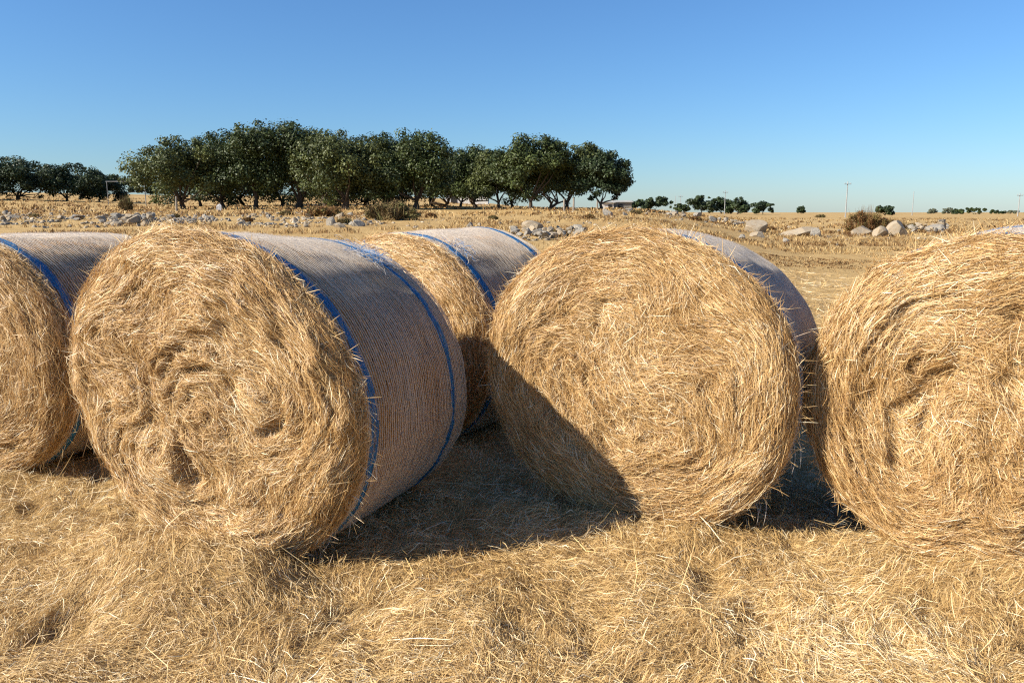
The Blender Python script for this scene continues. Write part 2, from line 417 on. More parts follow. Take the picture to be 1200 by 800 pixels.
    # --- net: wrapped threads and the zigzag between them
    def net(a_list, width, lift, per, zig=True, layers=1, zwidth=None, amp=.003, rib=False, wander=0.0):
        out = []
        seg = 240
        tt = np.linspace(0, 2 * np.pi, seg + 1)
        def pos(tq, ax, lf):
            x, z = section(1.0 + lf / r, tq, ax)
            return np.stack([x, ax, np.maximum(z, 0.004)], -1)
        ws = [amp * fbm(np.cos(tt) * 3, np.sin(tt) * 3, q * .37, seed + 200, 3) + .0016 * noise(np.cos(tt) * 40, np.sin(tt) * 40, q, seed + 207) for q in range(len(a_list))]
        wd_ = wander * fbm(np.cos(tt) * 1.8, np.sin(tt) * 1.8, a_list[0] * 5, seed + 230, 3); wm_ = 1 + .45 * (wander > 0) * noise(np.cos(tt) * 2.5, np.sin(tt) * 2.5, a_list[0] * 7, seed + 231)
        ws = [w_ + (wd_ + (a_list[q] - a_list[0]) * (wm_ - 1)) / 2 for q, w_ in enumerate(ws)]
        for q, a_ in enumerate(a_list):
            ax = a_ + ws[q] * 2
            P = pos(tt, ax, lift + .0015 * noise(np.cos(tt) * 20, np.sin(tt) * 20, q, seed + 211))[None]
            nn = np.stack([np.cos(tt), 0 * tt, np.sin(tt)], -1)[None]
            if rib:
                wv = width * rng.uniform(.8, 1.15) * (1 + .3 * noise(np.cos(tt) * 14, np.sin(tt) * 14, q, seed + 217) + .5 * noise(np.cos(tt) * 2.5, np.sin(tt) * 2.5, a_ * 4, seed + 219))
                l_, m_, r_ = pos(tt, ax - wv / 2, .2 * lift), pos(tt, ax, lift - .002 + wv * .5), pos(tt, ax + wv / 2, .2 * lift)
                Vr = np.stack([l_, m_, r_], 1).reshape(-1, 3)
                Qr = grid_quads(seg + 1, 3, wrap=False)
                if wander > 0:      # worn through in places
                    kk = np.repeat(np.arange(seg), 2); Qr = Qr[noise(np.cos(tt[kk]) * 7, np.sin(tt[kk]) * 7, q * .6 + a_list[0] * 9, seed + 241) > -.30 + .25 * (abs(q - 3.5) > 2.5)]
                out.append((Vr, Qr, np.full(len(Vr), rng.uniform(.5, 1))))
            else:
                out.append(ribbons(P, nn, np.array([width * rng.uniform(.7, 1.2)]), np.array([rng.uniform(.4, 1)]), taper=False))
        if zig:
            for ly in range(layers):
                m = int(2 * math.pi * r / per) * 2
                tz_ = (np.arange(m + 1) + rng.random() ) * 2 * np.pi / m
                for q in range(len(a_list) - 1):
                    ph = rng.uniform(-.4, .4) * 2 * np.pi / m
                    t2 = tz_ + ph + rng.normal(0, .10, m + 1) * 2 * np.pi / m
                    lo = np.interp(t2 % (2 * np.pi), tt, ws[q]) * 2 + a_list[q]; hi = np.interp(t2 % (2 * np.pi), tt, ws[q + 1]) * 2 + a_list[q + 1]
                    ax = np.where(np.arange(m + 1) % 2 == 0, lo, hi) + rng.normal(0, .0006, m + 1)
                    P = pos(t2, ax, lift + .001 + .001 * ly + rng.uniform(0, .0035, m + 1))
                    P2 = np.stack([P[:-1], P[1:]], 1)
                    nn = np.stack([np.cos(t2[:-1]), 0 * t2[:-1], np.sin(t2[:-1])], -1)
                    out.append(ribbons(P2, nn, np.full(m, zwidth or width * .7), rng.uniform(.3, 1, m), taper=False))
        return out
    step = 0.0185
    a_list = list(np.arange(netstart, L - 0.02, step))
    out = net(a_list, 0.0046 * netw, .0060, .12, True, 1, .0010 * netw, .0022, rib=True)
    # loose flicks of broken thread
    n = 3200; th = np.where(rng.random(n) < .93, rng.normal(1.45, .33, n), rng.uniform(0, 2 * np.pi, n)); ax = rng.uniform(netstart, L - .03, n); x, z = section(1.0 + .007 / r, th, ax)
    P0 = np.stack([x, ax, np.maximum(z, .01)], 1); er = np.stack([np.cos(th), 0 * th, np.sin(th)], 1); et = np.stack([-np.sin(th), 0 * th, np.cos(th)], 1)
    d = et * rng.normal(0, 1, n)[:, None] + np.array([0, 1, 0]) * rng.normal(0, .6, n)[:, None]; d /= np.linalg.norm(d, axis=1, keepdims=True)
    l = rng.uniform(.01, .045, n)[:, None]
    out.append(ribbons(np.stack([P0, P0 + d * l * .5 + er * .006, P0 + d * l + er * .002], 1), er, np.full(n, .0022), rng.uniform(.5, 1, n)))
    if strings:
        th = rng.uniform(-1.2, -.1, strings); ax = rng.uniform(.06, .12, strings); x, z = section(1.0 + .01 / r, th, ax)
        l = rng.uniform(.06, .20, strings); K = 6; P = np.zeros((strings, K, 3)); dx = rng.normal(0, .012, strings)
        for k in range(K):
            f = k / (K - 1)
            P[:, k] = np.stack([x + .012 * np.sin(3 * f) + dx * f * 2, ax - .02 * f + .004 * np.sin(7 * f + th * 9), np.maximum(z - l * f, .01)], 1)
        out.append(ribbons(P, np.tile([0.2, -1.0, 0], (strings, 1)), np.full(strings, .0024), np.ones(strings), taper=True))
    V, Q, T = join(out)
    new_obj('net_wrap', mesh_np('net_wrap', V, Q, tone=T), M_net, root)
    for s0 in stripes:
        al = [s0 + k * .0068 + rng.normal(0, .0010) for k in range(8)]
        V, Q, T = join(net(al, .0058, .0085, .022, True, 1, .0020, .006, rib=True, wander=.022))
        new_obj('blue_stripe', mesh_np('blue_stripe', V, Q, tone=T), M_blue, root)
    if tail:
        a0, t0, nb, nw = tail
        for cnt, mt_, nm in ((nb, M_blue, 'blue_net_tail'), (nw, M_net, 'white_net_tail')):
            K = 12; P = np.zeros((cnt, K, 3))
            for i in range(cnt):
                aa = a0 + rng.normal(0, .028); tt_ = t0 + rng.normal(0, .045); ha = rng.normal(0.6, .9)
                lf = .012
                for k in range(K):
                    x, z = section(1 + lf / r, np.array([tt_]), np.array([aa])); P[i, k] = (x[0], aa, z[0])
                    ha += rng.normal(0, .5); aa += .013 * math.sin(ha) * 1.1; tt_ -= .017 * math.cos(ha) / r
                    lf = abs(lf + rng.normal(0, .007)) + .003 * (k < 6)
            nn = np.tile([.4, -.5, .8], (cnt, 1))
            V, Q, T = ribbons(P, nn, np.full(cnt, .0035), rng.uniform(.5, 1, cnt))
            new_obj(nm, mesh_np(nm, V, Q, tone=T), mt_, root)
    return root

add_bale((-1.45, 3.50), R(20), 'nearest hay bale, left of centre, its white net torn to a frayed blue tail', 101,
         r=.82, up=.785, zc=.76, kb=.935, shx=.12, skx=.05, mess=.9, warp=1.7, n_face=84000, tail=(.93, 1.12, 60, 60), strings=5, bulge=.03)
add_bale((0.60, 3.90), R(27), 'hay bale right of centre with its lower left face in shadow', 202,
         r=.835, up=.785, zc=.76, kb=.955, shx=.05, mess=.6, warp=1.1, n_face=84000, strings=8, bulge=.03, skx=.03, stripes=(0.118,))
add_bale((2.13, 3.30), R(30), 'rightmost hay bale, cut by the frame, with deep swirls of hay on its end', 303,
         r=.80, up=.775, zc=.75, kb=1.0, dzb=.03, shx=.03, mess=.75, warp=1.4, n_face=84000, bulge=.03, skx=.22)
add_bale((-3.31, 4.56), R(17), 'leftmost hay bale, cut by the frame, with one blue stripe by its near end', 404,
         r=.76, up=.75, zc=.735, kb=.99, mess=.7, warp=.7, n_face=50000, n_side=7000, stripes=(.13,))
add_bale((-0.87, 5.42), R(33), 'hay bale standing behind, between the two middle bales, only its top showing', 505,
         r=.83, up=.745, zc=.73, kb=1.01, mess=.5, warp=.6, n_face=40000, n_side=6000, stripes=(.14, 1.05), tail=(.22, 1.05, 14, 20))

# ------------------------------------------------------------------ loose hay on the ground
rng = np.random.default_rng(7)
def ground_strands(n, r0, r1, ln, wd, lift, spread, halfang=0.80, up_frac=.06):
    # uniform per distance, so the litter stays dense near where one stands
    d = np.exp(rng.uniform(math.log(r0), math.log(r1), n)) ; d = d + rng.uniform(-.05, .05, n) * d * .2
    a = rng.uniform(-halfang, halfang, n)
    x, y = d * np.sin(a), d * np.cos(a)
    # thinner in the pits
    keep = rng.random(n) > 0.45 * sst(0.22, .5, fbm(x * 3.4, y * 3.4, 3.3, 31, 3)); x, y = x[keep], y[keep]; n = len(x)
    fl = fbm(x * .9, y * .9, 0, 71, 2) * 3.2 + 1.4 * noise(x * 3.2, y * 3.2, 0, 72) + .5
    an = fl + rng.normal(0, spread, n)
    l = rng.uniform(*ln, n); K = 3
    el = rng.normal(0, .14, n); upm = rng.random(n) < up_frac; el[upm] = rng.uniform(.5, 1.3, upm.sum())
    bend = rng.normal(0, .35, n); lf = rng.exponential(lift, n)
    P = np.zeros((n, K, 3)); cx, cy = x.copy(), y.copy(); zz = None
    for k in range(K):
        g = ground(cx, cy)
        hgt = np.where(upm, k / (K - 1) * l * np.sin(el), el * l * (k / (K - 1) - .5))
        P[:, k] = np.stack([cx, cy, np.maximum(g + .003 + lf + hgt, g + .002)], 1)
        st = l / (K - 1) * np.where(upm, np.cos(el), 1)
        cx = cx + np.cos(an) * st; cy = cy + np.sin(an) * st; an = an + bend
    P[:, 1, 2] += rng.normal(0.003, .005, n)
    tone = np.clip(.54 + .21 * rng.normal(0, 1, n) + .30 * fbm(x * 1.5, y * 1.5, 0, 90, 3) + .08 * np.clip(lf / .03, 0, 1) + np.where(rng.random(n) < .05, .35, 0), 0, 1)
    nn = np.stack([rng.normal(0, .6, n), rng.normal(-.2, .6, n), np.ones(n)], 1)
    return ribbons(P, nn, rng.uniform(*wd, n), tone)
V, Q, T = join([ground_strands(310000, 1.9, 7.5, (.025, .10), (.0010, .0025), .009, .55),
                ground_strands(30000, 1.9, 5.5, (.03, .10), (.0014, .003), .022, 1.4),
                ground_strands(2500, 1.9, 6, (.12, .30), (.002, .0042), .022, 1.0),
                ground_strands(70000, 6.5, 22, (.08, .22), (.005, .010), .012, .7)])
tag(new_obj('loose_hay', mesh_np('loose_hay', V, Q, tone=T), M_gstraw), 'loose cut hay lying matted over the ground in front of the bales', 'loose hay', kind='stuff')

# ------------------------------------------------------------------ dry grass further out
def tufts(n, y0, y1, hgt, wd, blades, thr, half=0.95, scale=.25, seed=0):
    yy = np.exp(rng.uniform(math.log(y0), math.log(y1), n)); a = rng.uniform(-half, half, n); x = yy * a * .85
    m = fbm(x * scale, yy * scale * 1.6, 0, 300 + seed, 3) > thr; bank = (np.abs(yy - 41 - 3 * np.sin(x * .25)) < 5.5) & (x < -3) & (rng.random(n) < .75); m &= ~bank
    x, yy = x[m], yy[m]; n = len(x)
    # the right-hand strip is mown short up to the boulders
    short = (x / (yy + 6) > .18) & (yy < 30)
    x = np.repeat(x, blades); yy2 = np.repeat(yy, blades); sh = np.repeat(short, blades); N = len(x)
    tb = np.repeat(rng.normal(0, .16, n), blades)
    s = hgt[1]
    bx = x + rng.normal(0, s * .35, N); by = yy2 + rng.normal(0, s * .35, N)
    h = rng.uniform(*hgt, N) * np.where(sh, .3, 1) * np.repeat(rng.uniform(.5, 1.2, n), blades)
    g = ground(bx, by)
    lx, ly = rng.normal(0, .3, N) * h, rng.normal(0, .3, N) * h
    P = np.stack([np.stack([bx, by, g - .01], 1), np.stack([bx + lx * .4, by + ly * .4, g + h * .6], 1), np.stack([bx + lx * 1.3, by + ly * 1.3, g + h], 1)], 1)
    nn = np.stack([rng.normal(0, .5, N), -np.ones(N), rng.normal(0, .3, N)], 1)
    tone = np.clip(.56 + .17 * rng.normal(0, 1, N) + tb + .55 * fbm(bx * .22, by * .34, 0, 330, 4) - .5 * np.repeat(rng.random(n) < .15, blades), 0, 1)
    return ribbons(P, nn, rng.uniform(*wd, N), tone)
V, Q, T = join([tufts(9000, 9, 28, (.03, .12), (.006, .013), 5, .02, seed=1),
                tufts(17000, 22, 60, (.06, .20), (.015, .03), 6, .0, seed=2),
                tufts(12000, 50, 130, (.08, .28), (.04, .09), 5, .0, seed=3)])
tag(new_obj('dry_grass', mesh_np('dry_grass', V, Q, tone=T), M_drygrass), 'rough dry grass growing over the field behind the bales', 'dry grass', kind='stuff')

# ------------------------------------------------------------------ helpers to turn bearings into places
def at(u, y):
    """ground point at distance y on the bearing of photo column u"""
    for _ in range(3):
        x = (u - 600) / FPX * (y * math.cos(PITCH))
    return x, y, tz(x, y)
def px(n, y): return n * y / FPX * math.cos(PITCH)

# ------------------------------------------------------------------ trees
def tube_mesh(paths, sides=7):
    Vs, Qs, o = [], [], 0
    for pts, rads in paths:
        pts = np.array(pts, float); K = len(pts)
        T = np.gradient(pts, axis=0); T /= np.linalg.norm(T, axis=1, keepdims=True)
        A = np.cross(T, [0.31, 0.77, 0.13]); A /= np.linalg.norm(A, axis=1, keepdims=True); B = np.cross(T, A)
        ph = np.linspace(0, 2 * np.pi, sides, endpoint=False)
        V = pts[:, None] + np.array(rads)[:, None, None] * (np.cos(ph)[None, :, None] * A[:, None] + np.sin(ph)[None, :, None] * B[:, None])
        Vs.append(V.reshape(-1, 3)); Qs.append(grid_quads(K, sides) + o); o += K * sides
    return np.concatenate(Vs), np.concatenate(Qs)

def leaves(rg, centres, radii, n, size, tone0=.45, up=.5):
    """leaf-sized quads spread through clumps"""
    k = rg.choice(len(centres), n, p=radii ** 2 / (radii ** 2).sum())
    d = rg.normal(0, 1, (n, 3)); d /= np.linalg.norm(d, axis=1, keepdims=True)
    rr = radii[k] * rg.uniform(0, 1, n) ** .38 * (1 + rg.normal(0, .08, n))
    P = centres[k] + d * rr[:, None] * np.array([1, 1, .75])
    nrm = d * .8 + np.array([0, 0, up]) + rg.normal(0, .5, (n, 3)); nrm /= np.linalg.norm(nrm, axis=1, keepdims=True)
    a = np.cross(nrm, rg.normal(0, 1, (n, 3))); a /= np.linalg.norm(a, axis=1, keepdims=True); b = np.cross(nrm, a)
    s = rg.uniform(*size, n)[:, None] * .5
    V = np.stack([P - a * s, P - b * s * .6, P + a * s, P + b * s * .6], 1).reshape(-1, 3)
    Q = np.arange(n * 4).reshape(n, 4)
    ct = rg.normal(0, .16, len(centres))
    tone = np.clip(tone0 + ct[k] + rg.normal(0, .15, n), 0, 1)
    return V, Q, np.repeat(tone, 4)

def tree(u, y, vtop, w_px, label, seed, mt=M_leaf, n=9000, size=(.14, .30), group='oak trees in the grove', crown_lo=.12, name='oak_tree', cat='tree', shift=0, lobes=34, forks=4):
    rg = np.random.default_rng(seed)
    x, y, z = at(u, y)
    # height from the top's bearing
    H = CAM_H + (249 - vtop) / FPX * y - z
    Wd = px(w_px, y) / 2
    root = empty(name, (x, y, z)); tag(root, label, cat, group)
    cz0 = H * crown_lo; ch = (H - cz0) / 2; cc = np.array([shift * Wd, 0, cz0 + ch])
    C = []; Rr = []
    mw = min(Wd, ch * 1.25)
    for i in range(lobes):
        d = rg.normal(0, 1, 3); d /= np.linalg.norm(d); d[2] = d[2] if d[2] > -.75 else -d[2] * .7
        if crown_lo < .1 and d[2] < 0: d[:2] /= math.hypot(d[0], d[1]) + 1e-6; d[:2] *= .92     # skirts that hang nearly to the ground
        q = rg.uniform(.72, 1.0)
        if i % 4 == 0: q *= .45
        rr = rg.uniform(.22, .40) * mw
        C.append(cc + d * np.maximum(np.array([Wd - rr * .8, Wd * .85 - rr * .8, ch - rr * .62]), .05) * q); Rr.append(rr)
    # small outlying sprays make the outline uneven
    for i in range(lobes // 2):
        d = rg.normal(0, 1, 3); d /= np.linalg.norm(d); d[2] = abs(d[2]) if rg.random() < .7 else d[2]
        rr = rg.uniform(.10, .18) * mw
        C.append(cc + d * np.array([Wd, Wd * .85, ch]) * rg.uniform(.80, .93)); Rr.append(rr)
    C = np.array(C); Rr = np.array(Rr)
    C[:, 2] = np.maximum(C[:, 2], cz0 * .9 + Rr * .25)
    # trunk with forks reaching into the crown
    paths = []; tr = max(.10, H * .028); cz0 = max(cz0, H * .12)
    for k in range(rg.integers(1, 3)):
        bx = tr * .7 * k; lean = rg.normal(0, .10 + .25 * k, 2)
        fk = np.array([bx + lean[0] * cz0 * 2, lean[1] * cz0, cz0 * rg.uniform(.7, 1.0)])
        paths.append(([(bx, 0, -.15), (bx + rg.normal(0, .05), 0, cz0 * .3), (*((np.array([bx, 0]) + fk[:2]) / 2), cz0 * .6), tuple(fk)], [tr * 1.35, tr, tr * .85, tr * .75]))
        for j in rg.choice(lobes, forks, replace=False):
            e = C[j]; mid_ = (fk + e) / 2 + np.array([0, 0, -.12 * H * rg.random()]) + rg.normal(0, .05 * Wd, 3)
            paths.append(([tuple(fk - [0, 0, .1]), tuple(fk * .6 + mid_ * .4), tuple(mid_), tuple(e)], [tr * .6, tr * .45, tr * .32, tr * .12]))
    V, Q = tube_mesh(paths); new_obj('trunk', mesh_np('trunk', V, Q, smooth=True), M_bark, root)
    V, Q, T = leaves(rg, C, Rr, n, size)
    new_obj('crown', mesh_np('crown', V, Q, tone=T), mt, root)
    return root

grove = [
 (214, 70, 164, 96, M_leaf2, 'broad olive green oak at the left end of the grove, lit by the sun', .16),
 (262, 74, 158, 80, M_leaf, 'rounded oak second from the left end of the grove', .18),
 (300, 71, 143, 84, M_leaf, 'tallest oak of the grove, its ragged top highest against the sky', .2),
 (350, 72, 143, 86, M_leaf, 'tall oak just right of the tallest tree, top nearly as high', .2),
 (404, 69, 152, 92, M_leaf2, 'wide oak with yellowish leaves above the two dry bushes', .16),
 (448, 73, 156, 74, M_leaf3, 'dark oak behind the round dry bush', .16),
 (487, 70, 155, 84, M_leaf, 'oak with uneven twin tops right of the round dry bush', .2),
 (522, 82, 178, 60, M_leaf3, 'lower dark oak in the dip of the grove skyline', .22),
 (556, 80, 172, 62, M_leaf, 'oak with a lower rounded top right of the skyline dip', .24),
 (584, 76, 176, 60, M_leaf2, 'paler oak between the skyline dip and the right hand group', .22),
 (622, 70, 160, 84, M_leaf, 'tallest oak of the right hand group with several forked trunks', .24),
 (664, 72, 165, 76, M_leaf2, 'oak with brownish green crown, second from the right end of the grove', .24),
 (704, 70, 178, 70, M_leaf3, 'rightmost oak of the grove with branches reaching out over open field', .22),
]
for i, (u, y, vt, w, m_, lab, lo) in enumerate(grove):
    tree(u, y, vt, w * (1.42 if u < 500 else 1.35 if u < 690 else 1.12), lab, 900 + i, m_, n=22000, lobes=44, crown_lo=lo * (.08 if u < 600 else .5))
for i, (u, y, vt, w, lab) in enumerate([
  (236, 88, 176, 80, 'shaded oak behind the left end of the grove'),
  (285, 90, 168, 84, 'shaded oak behind the second and third grove trees'),
  (332, 92, 166, 84, 'shaded oak in the back row between the two tallest trees'),
  (380, 88, 168, 84, 'shaded oak in the back row left of the yellowish oak'),
  (428, 90, 170, 80, 'shaded oak in the back row above the round dry bush'),
  (470, 86, 170, 80, 'shaded oak in the back row under the twin tops'),
  (505, 92, 180, 70, 'shaded oak in the back row just left of the skyline dip'),
  (540, 92, 184, 70, 'shaded oak in the back row right below the skyline dip'),
  (600, 92, 178, 76, 'shaded oak behind the start of the right hand group'),
  (645, 90, 178, 70, 'shaded oak behind the two fence posts'),
]):
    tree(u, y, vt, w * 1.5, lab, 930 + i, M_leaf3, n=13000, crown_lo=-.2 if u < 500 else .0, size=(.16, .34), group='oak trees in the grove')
for i, (u, y, vt, w, lab) in enumerate([
  (22, 92, 184, 84, 'dark oak at the far left edge of the photo'),
  (80, 94, 192, 70, 'dark oak second from the left edge'),
  (118, 98, 202, 56, 'low dark oak left of the thin steel frame'),
  (-30, 90, 186, 90, 'dark oak just beyond the left edge'),
]):
    tree(u, y, vt, w * 1.4, lab, 950 + i, M_leaf3, n=12000, crown_lo=-.08, size=(.16, .34), group='dark oaks at the left edge')
for i, (u, y, vt, w, lab, m_) in enumerate([
  (150, 180, 206, 60, 'distant low tree seen through the steel frame', M_leaf3),
  (186, 190, 205, 60, 'distant low tree mostly hidden by the grove left end', M_leaf3),
  (746, 150, 235, 24, 'small dark tree under the rightmost oak branches', M_leaf3),
  (768, 170, 232, 36, 'low wide tree just right of the grove', M_leaf3),
  (797, 200, 240, 22, 'small scrubby tree between two wide ones right of the grove', M_leaf),
  (822, 220, 230, 34, 'rounded tree left of the thin pole by the tree clump', M_leaf3),
  (845, 224, 231, 26, 'tree standing directly behind the thin pole', M_leaf3),
  (864, 220, 231, 28, 'rounded tree at the right end of the distant clump', M_leaf3),
  (894, 230, 236, 24, 'small round tree standing alone right of the distant clump', M_leaf3),
  (939, 300, 243, 10, 'tiny lone tree on the skyline', M_leaf3),
  (1037, 200, 241, 22, 'dark green tree peeping up behind the rusty bush', M_leaf3),
  (1092, 320, 246, 10, 'tiny pale tree on the skyline right of the rusty bush', M_leafgrey),
  (1111, 300, 245, 14, 'small greyish tree on the right skyline', M_leafgrey),
  (1122, 290, 246, 12, 'small tree touching the greyish one on the right skyline', M_leaf3),
  (1143, 280, 244, 36, 'wide low tree on the right skyline', M_leaf),
  (1168, 300, 248, 14, 'low tree left of the rightmost pole', M_leaf3),
  (1185, 300, 248, 18, 'low tree just left of the rightmost pole', M_leafgrey),
  (1215, 300, 246, 24, 'low tree just past the right edge', M_leaf3),
]):
    tree(u, y, vt - 1.5, w * 1.25, lab, 1000 + i, m_, n=3200, size=(.35, .8), crown_lo=-.12, group='distant trees on the skyline', lobes=16, forks=3)

# ------------------------------------------------------------------ bushes
def bush(u, y, w_px, h_px, label, seed, mt, n=6000, size=(.05, .14), twiggy=.5, group=None):
    rg = np.random.default_rng(seed)
    x, y, z = at(u, y); Wd = px(w_px, y) / 2; H = px(h_px, y)
    root = empty('dry_bush', (x, y, z)); tag(root, label, 'bush', group)
    K = 30
    ang = rg.uniform(0, 2 * np.pi, K); q = rg.uniform(0, .85, K) ** .7
    C = np.stack([np.cos(ang) * q * Wd * .9, np.sin(ang) * q * Wd * .6, H * rg.uniform(.15, .80, K) * (1 - .5 * q ** 2)], 1)
    V, Q, T = leaves(rg, C, rg.uniform(.14, .26, K) * min(Wd, H * 1.4), n, size, .5, .3)
    new_obj('foliage', mesh_np('foliage', V, Q, tone=T), mt, root)
    m = 420; a = rg.uniform(0, 2 * np.pi, m); tilt = rg.uniform(.1, 1.1, m); l = H * rg.uniform(.6, 1.12, m)
    b = np.stack([rg.normal(0, .28 * Wd, m), rg.normal(0, .2 * Wd, m), np.zeros(m) - .03], 1)
    d = np.stack([np.cos(a) * np.sin(tilt) * Wd / H * .6, np.sin(a) * np.sin(tilt) * .6, np.cos(tilt)], 1)
    P = np.stack([b, b + d * l[:, None] * .5 + rg.normal(0, .04, (m, 3)), b + d * l[:, None]], 1); P[:, 2, 2] = np.maximum(P[:, 2, 2], .05)
    V, Q, T = ribbons(P, rg.normal(0, 1, (m, 3)) + [0, -1, 0], np.full(m, .022), rg.uniform(0, .8, m))
    new_obj('twigs', mesh_np('twigs', V, Q, tone=T), mt, root)
    return root
bush(460, 42, 76, 24, 'round olive brown bush in front of the grove', 1, M_bushdry, 9000)
bush(380, 50, 54, 15, 'low reddish brown bush left of the round one', 2, M_bushrust, 5000)
bush(149, 60, 20, 19, 'small dark upright bush on the rocky rise at left', 3, M_bushdry, 3000)
bush(1015, 58, 54, 31, 'big rusty bush with leaves above the right hand boulders', 4, M_bushrust, 9000)
bush(1046, 60, 34, 17, 'lower rusty bush behind the pale wedge boulder', 5, M_bushrust, 4000)
bush(650, 27.5, 60, 8, 'flat rust brown bramble over the stone heap', 6, M_bushrust, 4000, (.03, .08))
bush(403, 37, 20, 9, 'small dry shrub among the stones near the net top', 7, M_bushdry, 1800, (.04, .1))
bush(962, 150, 16, 4, 'tiny flat bush on the skyline', 8, M_bushdry, 900, (.2, .4))
bush(1070, 66, 26, 8, 'low brown scrub right of the boulders by the stone wall', 9, M_bushdry, 2400)

for k, (u, y, w_, h_) in enumerate([(40, 48, 16, 5), (92, 44, 12, 5), (205, 47, 14, 6), (290, 40, 16, 6), (335, 52, 18, 7), (505, 46, 16, 7), (578, 44, 14, 6), (690, 45, 18, 6), (745, 55, 20, 6), (815, 58, 18, 6), (835, 64, 16, 6), (905, 62, 16, 5)]):
    bush(u, y, w_, h_, 'low tuft of brown scrub growing among the field stones', 60 + k, (M_bushdry, M_bushrust)[k % 2], 900, (.04, .10), group='brown scrub tufts among the stones')

# ------------------------------------------------------------------ rocks
def rock_mesh(seed, sub=3, ncut=16, dlo=.34, dhi=.66):
    rg = np.random.default_rng(seed)
    import bmesh
    bm = bmesh.new(); bmesh.ops.create_icosphere(bm, subdivisions=sub, radius=1)
    V = np.array([v.co[:] for v in bm.verts])
    for _ in range(ncut):
        n = rg.normal(0, 1, 3); n /= np.linalg.norm(n); d = rg.uniform(dlo, dhi)
        s = V @ n; V = V - np.maximum(s - d, 0)[:, None] * n
    V = V / np.abs(V).max(0) * .85; V *= (1 + .07 * fbm(V[:, 0] * 1.6, V[:, 1] * 1.6, V[:, 2] * 1.6, seed, 4))[:, None]
    V[:, 2] = np.maximum(V[:, 2], -.5)
    for v, c in zip(bm.verts, V): v.co = c
    me = bpy.data.meshes.new('rock'); bm.to_mesh(me); bm.free()
    return me
RM = []
for k in range(14):
    me = rock_mesh(k, 3); me.materials.append((M_rock, M_rockgrey)[k % 2]); RM.append(me)
def rock(x, y, sx, sy, sz, label, group=None, me=None, rz=None, m=None, name='rock', zoff=0, cat='rock'):
    me = me or RM[int(rng.integers(0, len(RM)))]
    o = bpy.data.objects.new(name, me); COL.objects.link(o)
    o.location = (x, y, tz(x, y) + sz * .25 + zoff); o.scale = (sx, sy, sz)
    o.rotation_euler = (rng.normal(0, .15), rng.normal(0, .15), rng.uniform(0, 6.28) if rz is None else rz)
    tag(o, label, cat, group); return o
def big(u, y, w, h, label, seed, m=M_rock, rz=0.0, name='boulder', cut=(12, .55, .9)):
    me = rock_mesh(seed, 5, *cut); me.materials.append(m)
    x, y, z = at(u, y); sx = px(w, y) / 2 / .82; sz = px(h, y) / 1.15
    return rock(x, y, sx, sx * .8, sz, label, None, me, rz, name=name, cat='boulder')
big(888, 49, 30, 17, 'domed grey boulder, left of the two in the open field', 41, M_rock, cut=(11, .55, .85))
big(936, 50, 40, 13, 'long low boulder right of the domed one', 42, M_rock)
big(956, 49, 14, 11, 'dark block leaning on the right end of the long boulder', 43, M_rockgrey)
big(890, 44, 20, 7, 'low flat pale boulder below the domed one', 54, M_rock)
big(1010, 54, 26, 12, 'pale boulder under the left foot of the rusty bush', 44, M_rock)
big(1032, 51, 20, 13, 'pointed pale boulder between the two under the rusty bush', 45, M_rock, .4)
big(1054, 53, 27, 18, 'pale wedge shaped boulder at the right foot of the rusty bush', 46, M_rock, .2)
big(626, 31, 30, 11, 'large flat topped boulder behind the stone heap', 47, M_rock)
big(257, 63, 7, 9, 'whitish upright stone under the grove trunks', 48, M_whiterock)
big(551, 33, 9, 8, 'square grey stone above the net of the rear bale', 49, M_rockgrey)
big(562, 34, 7, 6, 'small pale stone right of the square grey one', 50, M_rock)
big(388, 36, 13, 10, 'grey stone left of the small dry shrub', 51, M_rockgrey)
big(418, 35.5, 18, 9, 'sloping grey stone right of the small dry shrub', 52, M_rockgrey)
big(1098, 60, 22, 10, 'large grey block in the low wall by the right bale', 53, M_rockgrey)

def scatter(n, u0, u1, y0, y1, s0, s1, label, group, stack=0.0):
    for _ in range(n):
        y = rng.uniform(y0, y1); u = rng.uniform(u0, u1); x = (u - 600) / FPX * y * math.cos(PITCH)
        s = rng.uniform(s0, s1) * (1.7 if rng.random() < .15 else 1.0) * .95
        rock(x, y, s, s * rng.uniform(.6, 1), s * rng.uniform(.45, .85), label, group, zoff=rng.random() * stack)
scatter(60, 118, 182, 36, 45, .13, .34, 'grey fieldstone in the tumbled heap right of the left bales', 'stones of the tumbled heap on the left', .25)
scatter(34, 190, 250, 36, 46, .12, .28, 'fieldstone in the loose row above the nearest bale', 'stones in the loose row above the nearest bale', .1)
scatter(26, 0, 118, 42, 56, .14, .34, 'scattered stone in dry grass above the far left bale', 'scattered stones above the far left bale')
scatter(30, 262, 440, 33, 56, .12, .34, 'scattered stone in dry grass below the two bushes', 'scattered stones below the two bushes')
scatter(60, 602, 684, 25, 30, .09, .20, 'pale stone in the heap behind the middle bales', 'stones of the heap behind the middle bales', .22)
scatter(36, 780, 882, 60, 76, .2, .42, 'stone in the ruined wall left of the domed boulder', 'stones of the ruined field wall', .2)
scatter(30, 1062, 1112, 56, 64, .22, .45, 'stone in the low wall by the rightmost bale', 'stones of the low wall on the right', .45)
scatter(16, 690, 780, 50, 70, .15, .3, 'scattered stone below the end of the grove', 'scattered stones below the grove end')
scatter(10, 860, 1000, 36, 48, .1, .25, 'small stone in mown grass below the boulders', 'small stones below the boulders')

